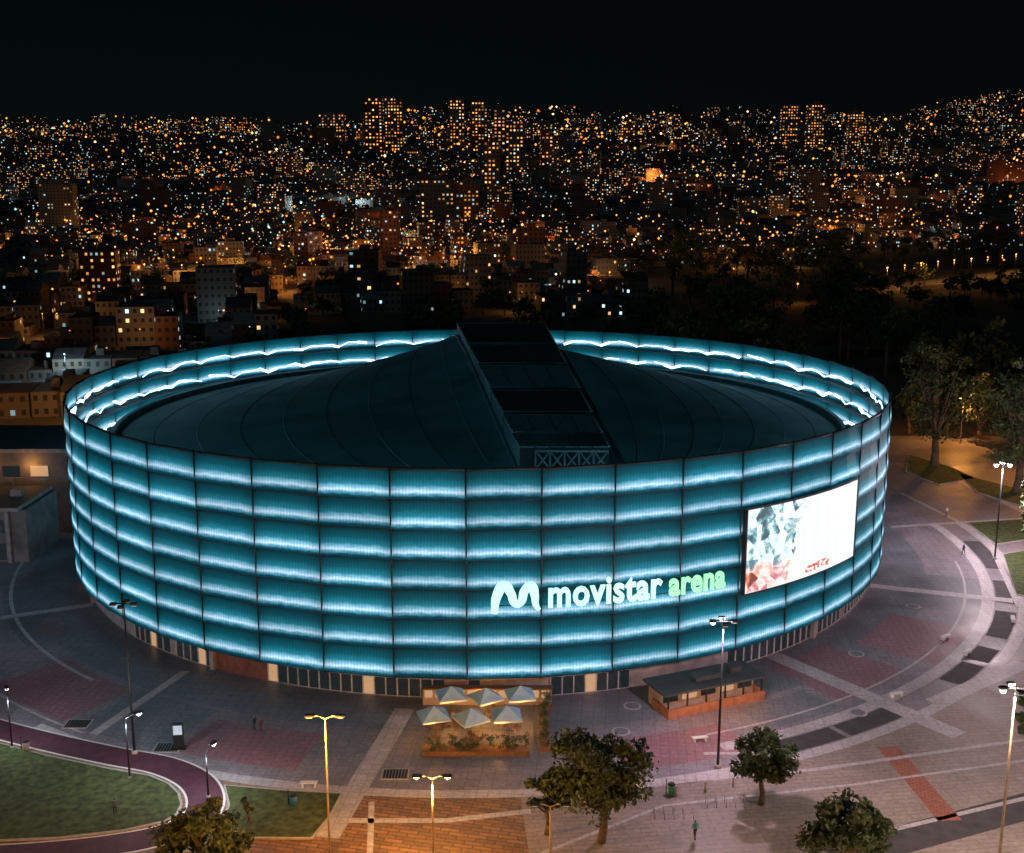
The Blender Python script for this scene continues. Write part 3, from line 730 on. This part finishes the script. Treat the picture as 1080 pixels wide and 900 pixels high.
# ------------------------------------------------------------ left sports hall
hb=MB()
def hbx(x0,x1,y0,y1,z0,z1,m): hb.box(((x0+x1)/2,(y0+y1)/2,z0),(x1-x0,y1-y0,z1-z0),0,m,3)
hbx(-130,-67.5,152,163,0,7.5,0); hbx(-130,-68.2,151.2,163.5,7.5,8.0,2)
hbx(-130,-65.5,166,182,0,12.5,0); hbx(-130,-65.2,165.4,183,12.5,13.1,2)
for k in range(14):
    x=-70-k*4.2
    hb.box((x,151.75,0),(.5,.5,7.4),0,2); hb.box((x-2.1,151.93,.3),(2.9,.14,2.4),0,1); hb.box((x-2.1,151.93,4.2),(2.9,.14,1.9),0,1)
    hb.box((x-1,165.93,8.8),(2.6,.14,1.6),0,4 if k%3==0 else 1); hb.box((x,163.9,8.0),(.08,.08,1.1),0,2)
    hb.box((x-1,158,8.0),(1.6,1.2,.9),0,2)
hb.cyl((-130,163.9,9.1),(-66,163.9,9.1),.05,n=4,m=2)
ho=hb.build('sports_hall',[mat('hall_concrete',(.16,.16,.16),.9,var=.35,scale=.4),M_glass,mat('hall_trim',(.28,.28,.28),.8),mat('hall_roof',(.07,.08,.09),.8),M_glassw])
for x in(-72,-79,-86): plight('terrace_light',(x,164.6,10.6),220,ORANGE,.15,ho)
# ------------------------------------------------------------ cafe with parasols
M_par=[mat('parasol_canvas',(.40,.62,.74),.8,var=.08),mat('parasol_canvas_painted_shade',(.26,.44,.55),.8,var=.08)]  # second tone paints the shaded faces into the canvas colour
def parasol(x,y,rot):
    b=MB(); h=2.3; s=1.36
    b.cyl((x,y,0),(x,y,h+.75),.035,n=6,m=2); b.box((x,y,0),(.6,.6,.1),rot,2)
    cs,sn=math.cos(rot),math.sin(rot); c=[(x+(a*cs-d*sn)*s,y+(a*sn+d*cs)*s,h) for a,d in((-1,-1),(1,-1),(1,1),(-1,1))]
    top=(x,y,h+.95)
    for i in range(4):
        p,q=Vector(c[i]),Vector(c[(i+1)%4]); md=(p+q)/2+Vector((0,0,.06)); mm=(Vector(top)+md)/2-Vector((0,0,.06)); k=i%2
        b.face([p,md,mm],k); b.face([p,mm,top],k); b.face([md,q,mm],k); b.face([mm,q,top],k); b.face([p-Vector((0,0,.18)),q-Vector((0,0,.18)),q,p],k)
        b.cyl((x,y,h-.5),p,.02,n=4,m=2)
    b.build('cafe_parasol',M_par+[M_wood])
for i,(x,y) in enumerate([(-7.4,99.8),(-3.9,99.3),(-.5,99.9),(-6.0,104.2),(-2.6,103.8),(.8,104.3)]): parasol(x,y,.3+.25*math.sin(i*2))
def hedge(x0,x1,y0,y1,h=1.0):
    b=MB(); b.box(((x0+x1)/2,(y0+y1)/2,0),(x1-x0,y1-y0,.45),0,0)
    cen=[];rad=[]
    for k in range(int((x1-x0)*(y1-y0)*6)+8): cen.append((random.uniform(x0+.15,x1-.15),random.uniform(y0+.15,y1-.15),random.uniform(.5,h))); rad.append(.28)
    mi=len(b.v); q,n=leaf_arrays(cen,rad,30,.09); b.v.extend(map(tuple,q))
    for k in range(n):
        i=mi+4*k; b.f.append((i,i+1,i+2,i+3)); b.m.append(1+(k//30)%3); b.uv.append([(0,0)]*4); b.c.append((1,1,1)); b.sm.append(False)
    b.build('planter_hedge',[M_wood]+M_leaf)
hedge(-8.2,1.6,96.2,97.6,1.6); hedge(2.6,3.6,97,105,1.5)
hedge(3.0,4.0,105.2,106.4,1.8)
def table(x,y):
    b=MB(); b.cyl((x,y,0),(x,y,.72),.04,n=6); b.cyl((x,y,.72),(x,y,.76),.42,n=12)
    for a in range(4):
        g=a*math.pi/2+.4; cx_,cy_=x+.75*math.cos(g),y+.75*math.sin(g)
        b.box((cx_,cy_,.42),(.42,.42,.05),g,0,bottom=True); b.box((cx_+.2*math.cos(g),cy_+.2*math.sin(g),.45),(.05,.42,.45),g,0)
        for sx_ in(-.17,.17):
            for sy_ in(-.17,.17): b.cyl((cx_+sx_,cy_+sy_,0),(cx_+sx_,cy_+sy_,.43),.02,n=4)
    b.build('cafe_table_set',[M_wood])
for x,y in((-7.4,101.4),(-3.6,98.6),(0,101.7),(-5.4,102.4),(-1.5,104.6)): table(x,y)
cf=MB()
cf.box((-2.5,107.1,0),(13,.6,1.7),0,0); cf.box((-2.5,107.0,1.75),(13.2,.9,.12),0,1,bottom=True)
for k in range(12): cf.box((-8.4+k*1.07,106.76,.85),(.8,.07,.75),0,2)
cfo=cf.build('cafe_counter',[M_cream,M_wood,M_glassw])
for x,y in((-6,102),(-2,101.7),(1,102.3),(-3,106),(-7.5,98.2),(-1,98.2)): plight('cafe_lamp_light',(x,y,1.8),150,ORANGE,.15,cfo)
def kiosk():
    b=MB(); a=23.3; c=A(a,61.2); rot=D2R(a)
    def bx(lx,ly,z,w,d,h,m): 
        cs,sn=math.cos(rot),math.sin(rot); b.box((c.x+lx*cs-ly*sn,c.y+lx*sn+ly*cs,z),(w,d,h),rot,m,bottom=True)
    bx(0,.8,0,11,2.4,2.0,0); bx(0,.3,2.25,12,4.4,.2,1); bx(0,-2.1,0,11.4,.22,.95,2)
    bx(-5.6,-.6,0,.22,3.2,.95,2); bx(5.6,-.6,0,.22,3.2,.95,2)
    for k in range(6): bx(-5.5+k*2.2,-1.8,.0,.14,.14,2.25,3)
    for k in range(5): bx(-4.4+k*2.2,-.44,.9,1.7,.06,.8,4 if k in(1,3) else 5)
    bx(0,.2,2.47,3,1.4,.45,1); bx(3.5,.4,2.47,1.2,1.0,.6,1)
    o=b.build('plaza_kiosk',[M_cream,M_roofd,mat('kiosk_brick',(.32,.14,.07),.8),M_dark,M_glassw,M_glass])
    for lx in(-3.5,0,3.5):
        cs,sn=math.cos(rot),math.sin(rot); plight('kiosk_light',(c.x+lx*cs+3.4*sn,c.y+lx*sn-3.4*cs,2.3),110,ORANGE,.15,o)
kiosk()
# ------------------------------------------------------------ small things
def manhole(u,v,r=.9):
    p=P(u,v); b=MB(); b.cyl((p.x,p.y,.02),(p.x,p.y,.06),r,n=24,m=0); b.cyl((p.x,p.y,.055),(p.x,p.y,.068),r*.78,n=24,m=1); b.build('manhole_cover',[M_band,M_pave_grey])
for u,v in[(905,752),(655,772),(667,745),(963,640),(903,690)]: manhole(u,v)
def grate(u,v,w=2.2,d=1.6):
    p=P(u,v); b=MB(); b.box((p.x,p.y,.0),(w+.3,d+.3,.06),0,1)
    for k in range(8): b.box((p.x-w/2+w*(k+.5)/8,p.y,.06),(w/8*.8,d,.02),0,0)
    b.build('drain_grate',[M_dark,M_kerb])
for u,v in[(82,764),(177,789),(417,817),(52,843)]: grate(u,v)
def bench(u,v,rot=0):
    p=P(u,v); b=MB(); b.box((p.x,p.y,.38),(1.5,.45,.09),rot,0,bottom=True)
    for s in(-.55,.55): b.box((p.x+s*math.cos(rot),p.y+s*math.sin(rot),0),(.16,.4,.38),rot,0)
    b.build('concrete_bench',[M_white])
for u,v,r in[(738,782,.2),(326,830,0),(997,674,.6),(1020,690,.8),(945,735,.4),(1068,655,1.2)]: bench(u,v,r)
def bollard(p):
    b=MB(); b.cyl((p.x,p.y,0),(p.x,p.y,.75),.12,.1,n=10); b.ball((p.x,p.y,.78),.13,0); b.build('bollard',[M_conc])
for k in range(8): bollard(A(8+k*2.0,77))
def totem(u,v):
    p=P(u,v); b=MB(); b.box((p.x,p.y,0),(1.3,.6,.2),.1,0); b.box((p.x,p.y,.2),(.95,.3,2.4),.1,0); b.box((p.x,p.y-.17,1.5),(.8,.04,.9),.1,1)
    b.build('advertising_totem',[M_dark,mat('totem_face',(.3,.4,.5),.3,em=(.7,.9,1),es=.35)])
totem(189,790)
def bin_(u,v,c):
    p=P(u,v); b=MB(); b.cyl((p.x,p.y,0),(p.x,p.y,.95),.27,.33,n=12,m=0); b.cyl((p.x,p.y,.95),(p.x,p.y,1.1),.36,.2,n=12,m=1); b.cyl((p.x-.45,p.y,0),(p.x-.45,p.y,1.5),.04,n=6,m=1); b.build('litter_bin',[mat('bin_plastic',c,.5),M_dark])
bin_(310,850,(.03,.18,.4)); bin_(708,838,(.05,.3,.25)); bin_(28,792,(.3,.3,.3))
def rack(u,v):
    p=P(u,v); b=MB()
    for k in range(5):
        x=p.x+k*.8; b.cyl((x,p.y-.4,0),(x,p.y-.4,.8),.03,n=6); b.cyl((x,p.y+.4,0),(x,p.y+.4,.8),.03,n=6); b.cyl((x,p.y-.4,.8),(x,p.y+.4,.8),.03,n=6)
    b.build('cycle_rack',[M_steel])
rack(690,862); rack(745,850)
def car(p,rot,col,name='parked_car'):
    b=MB(); cs,sn=math.cos(rot),math.sin(rot)
    def q(x,y,z): return (p.x+x*cs-y*sn,p.y+x*sn+y*cs,z)
    prof=[(-2.15,.3),(-2.2,.75),(-2.0,.95),(-1.45,1.0),(-.85,1.45),(.55,1.47),(1.25,.98),(2.0,.85),(2.2,.6),(2.15,.3)]
    wd=lambda z:.88 if z<1.1 else .68
    for i in range(len(prof)-1):
        (x0,z0),(x1,z1)=prof[i],prof[i+1]
        b.face([q(x0,-wd(z0),z0),q(x0,wd(z0),z0),q(x1,wd(z1),z1),q(x1,-wd(z1),z1)],1 if i in(3,5) else 0)
    for s in(-1,1):
        b.face([q(x,s*.88,z) for x,z in[(-2.15,.3),(-2.2,.75),(-2.0,.95),(-1.45,1.0),(1.25,.98),(2.0,.85),(2.2,.6),(2.15,.3)]],0)
        b.face([q(-1.45,s*.88,1.0),q(-.85,s*.68,1.45),q(.55,s*.68,1.47),q(1.25,s*.88,.98)],1)
        for x in(-1.35,1.35):
            b.cyl(q(x,s*.74,.33),q(x,s*.92,.33),.33,n=16,m=2); b.cyl(q(x,s*.92,.33),q(x,s*.94,.33),.19,n=10,m=3)
        b.cyl(q(2.17,s*.6,.66),q(2.22,s*.6,.66),.11,n=8,m=3); b.cyl(q(-2.2,s*.65,.72),q(-2.24,s*.65,.72),.1,n=8,m=4)
    b.build(name,[mat('car_paint',col,.25,.2,var=.03),mat('car_glass',(.02,.02,.025),.08),mat('tyre_rubber',(.02,.02,.02),.9),M_steel,mat('tail_lamp',(.4,.02,.02),.3)])
car(P(1014,462),.3,(.03,.03,.035))
# ------------------------------------------------------------ people
def person(p,rot,shirt,pants,stride=.25,hgt=1.72):
    k=hgt/1.72
    J=dict(pel=(0,0,.95),wai=(0,0,1.12),che=(0,.01,1.34),nec=(0,.01,1.48),hea=(0,.03,1.58),top=(0,.02,1.68),
     ls=(.17,0,1.41),le=(.23,-.06,1.13),lw=(.24,.05,.90),lh=(.24,.08,.82),rs=(-.17,0,1.41),re=(-.23,.02,1.13),rw=(-.24,.14,.93),rh=(-.24,.18,.86),
     lk=(.1,stride*.6,.52),lf=(.1,stride*.75,.1),lt=(.1,stride*.75+.17,.04),rk=(-.1,-.02,.5),rf=(-.1,-stride,.12),rt=(-.1,-stride+.16,.04),lp=(.1,0,.9),rp=(-.1,0,.9))
    Rd=dict(pel=.13,wai=.12,che=.14,nec=.055,hea=.10,top=.07,ls=.06,le=.043,lw=.03,lh=.035,rs=.06,re=.043,rw=.03,rh=.035,lk=.06,lf=.042,lt=.035,rk=.06,rf=.042,rt=.035,lp=.09,rp=.09)
    names=list(J); ix={n:i for i,n in enumerate(names)}
    ed=[('pel','wai'),('wai','che'),('che','nec'),('nec','hea'),('hea','top'),('che','ls'),('ls','le'),('le','lw'),('lw','lh'),('che','rs'),('rs','re'),('re','rw'),('rw','rh'),('pel','lp'),('lp','lk'),('lk','lf'),('lf','lt'),('pel','rp'),('rp','rk'),('rk','rf'),('rf','rt')]
    me=bpy.data.meshes.new('p'); me.from_pydata([tuple(c*k for c in J[n]) for n in names],[(ix[a],ix[b]) for a,b in ed],[])
    o=bpy.data.objects.new('p',me); scene.collection.objects.link(o); o.modifiers.new('s','SKIN')
    for n in names: me.skin_vertices[0].data[ix[n]].radius=(Rd[n],Rd[n]*.85)
    me.skin_vertices[0].data[0].use_root=True
    o.modifiers.new('b','SUBSURF').levels=1
    dg=bpy.context.evaluated_depsgraph_get(); m2=bpy.data.meshes.new_from_object(o.evaluated_get(dg)); bpy.data.objects.remove(o)
    m2.materials.clear()
    for mm in(mat('shirt',shirt,.9),mat('trousers',pants,.9),mat('skin',(.35,.2,.14),.6),mat('hair',(.02,.015,.01),.7),mat('shoes',(.03,.03,.03),.6)): m2.materials.append(mm)
    for f in m2.polygons:
        z=f.center.z/k; x=abs(f.center.x)
        f.material_index=4 if z<.09 else (1 if z<.97 and x<.19 else (2 if z<.93 else (0 if z<1.47 else (3 if z>1.62 or f.center.y<-.0 and z>1.53 else 2)))); f.use_smooth=True
    ob=bpy.data.objects.new('person',m2); ob.location=(p.x,p.y,.05); ob.rotation_euler=(0,0,rot); scene.collection.objects.link(ob)
for u,v,r,s_,t_ in[(269,772,1.2,(.03,.03,.04),(.03,.03,.05)),(276,774,1.2,(.1,.03,.03),(.04,.05,.08)),(733,886,.3,(.05,.3,.25),(.03,.03,.04)),(1016,586,2,(.05,.1,.3),(.03,.03,.03)),(998,546,.5,(.4,.4,.4),(.05,.05,.08)),(122,862,.4,(.06,.1,.2),(.02,.02,.03))]:
    person(P(u,v),r,s_,t_)
# ------------------------------------------------------------ world, added fill light, camera
w=bpy.data.worlds.new('World'); scene.world=w; w.use_nodes=True; nt=w.node_tree
bg=nt.nodes['Background']; sk=nt.nodes.new('ShaderNodeTexSky'); sk.sky_type='NISHITA'; sk.sun_disc=False; sk.sun_elevation=D2R(40); sk.sun_rotation=D2R(140)
mx=nt.nodes.new('ShaderNodeMix'); mx.data_type='RGBA'; mx.blend_type='MULTIPLY'; mx.inputs[0].default_value=1; mx.inputs[7].default_value=(.6,.95,1,1)
nt.links.new(sk.outputs[0],mx.inputs[6]); nt.links.new(mx.outputs[2],bg.inputs[0]); bg.inputs[1].default_value=.0005
sl=bpy.data.lights.new('moon_fill','SUN'); sl.energy=.085; sl.angle=D2R(.5); sl.color=(.30,.82,1); so=bpy.data.objects.new('moon_fill',sl); scene.collection.objects.link(so)  # dim teal moonlight added so roofs and buildings stay readable
so.rotation_euler=(D2R(50),0,D2R(-35))
cam=bpy.data.cameras.new('camera'); cam.sensor_width=36; cam.lens=40; cam.clip_end=20000; cam.clip_start=1
co=bpy.data.objects.new('camera',cam); co.location=(0,0,H); co.rotation_euler=(math.pi/2-TH,0,0); scene.collection.objects.link(co); scene.camera=co
scene.view_settings.view_transform='Standard'; scene.view_settings.look='None'; scene.view_settings.exposure=0
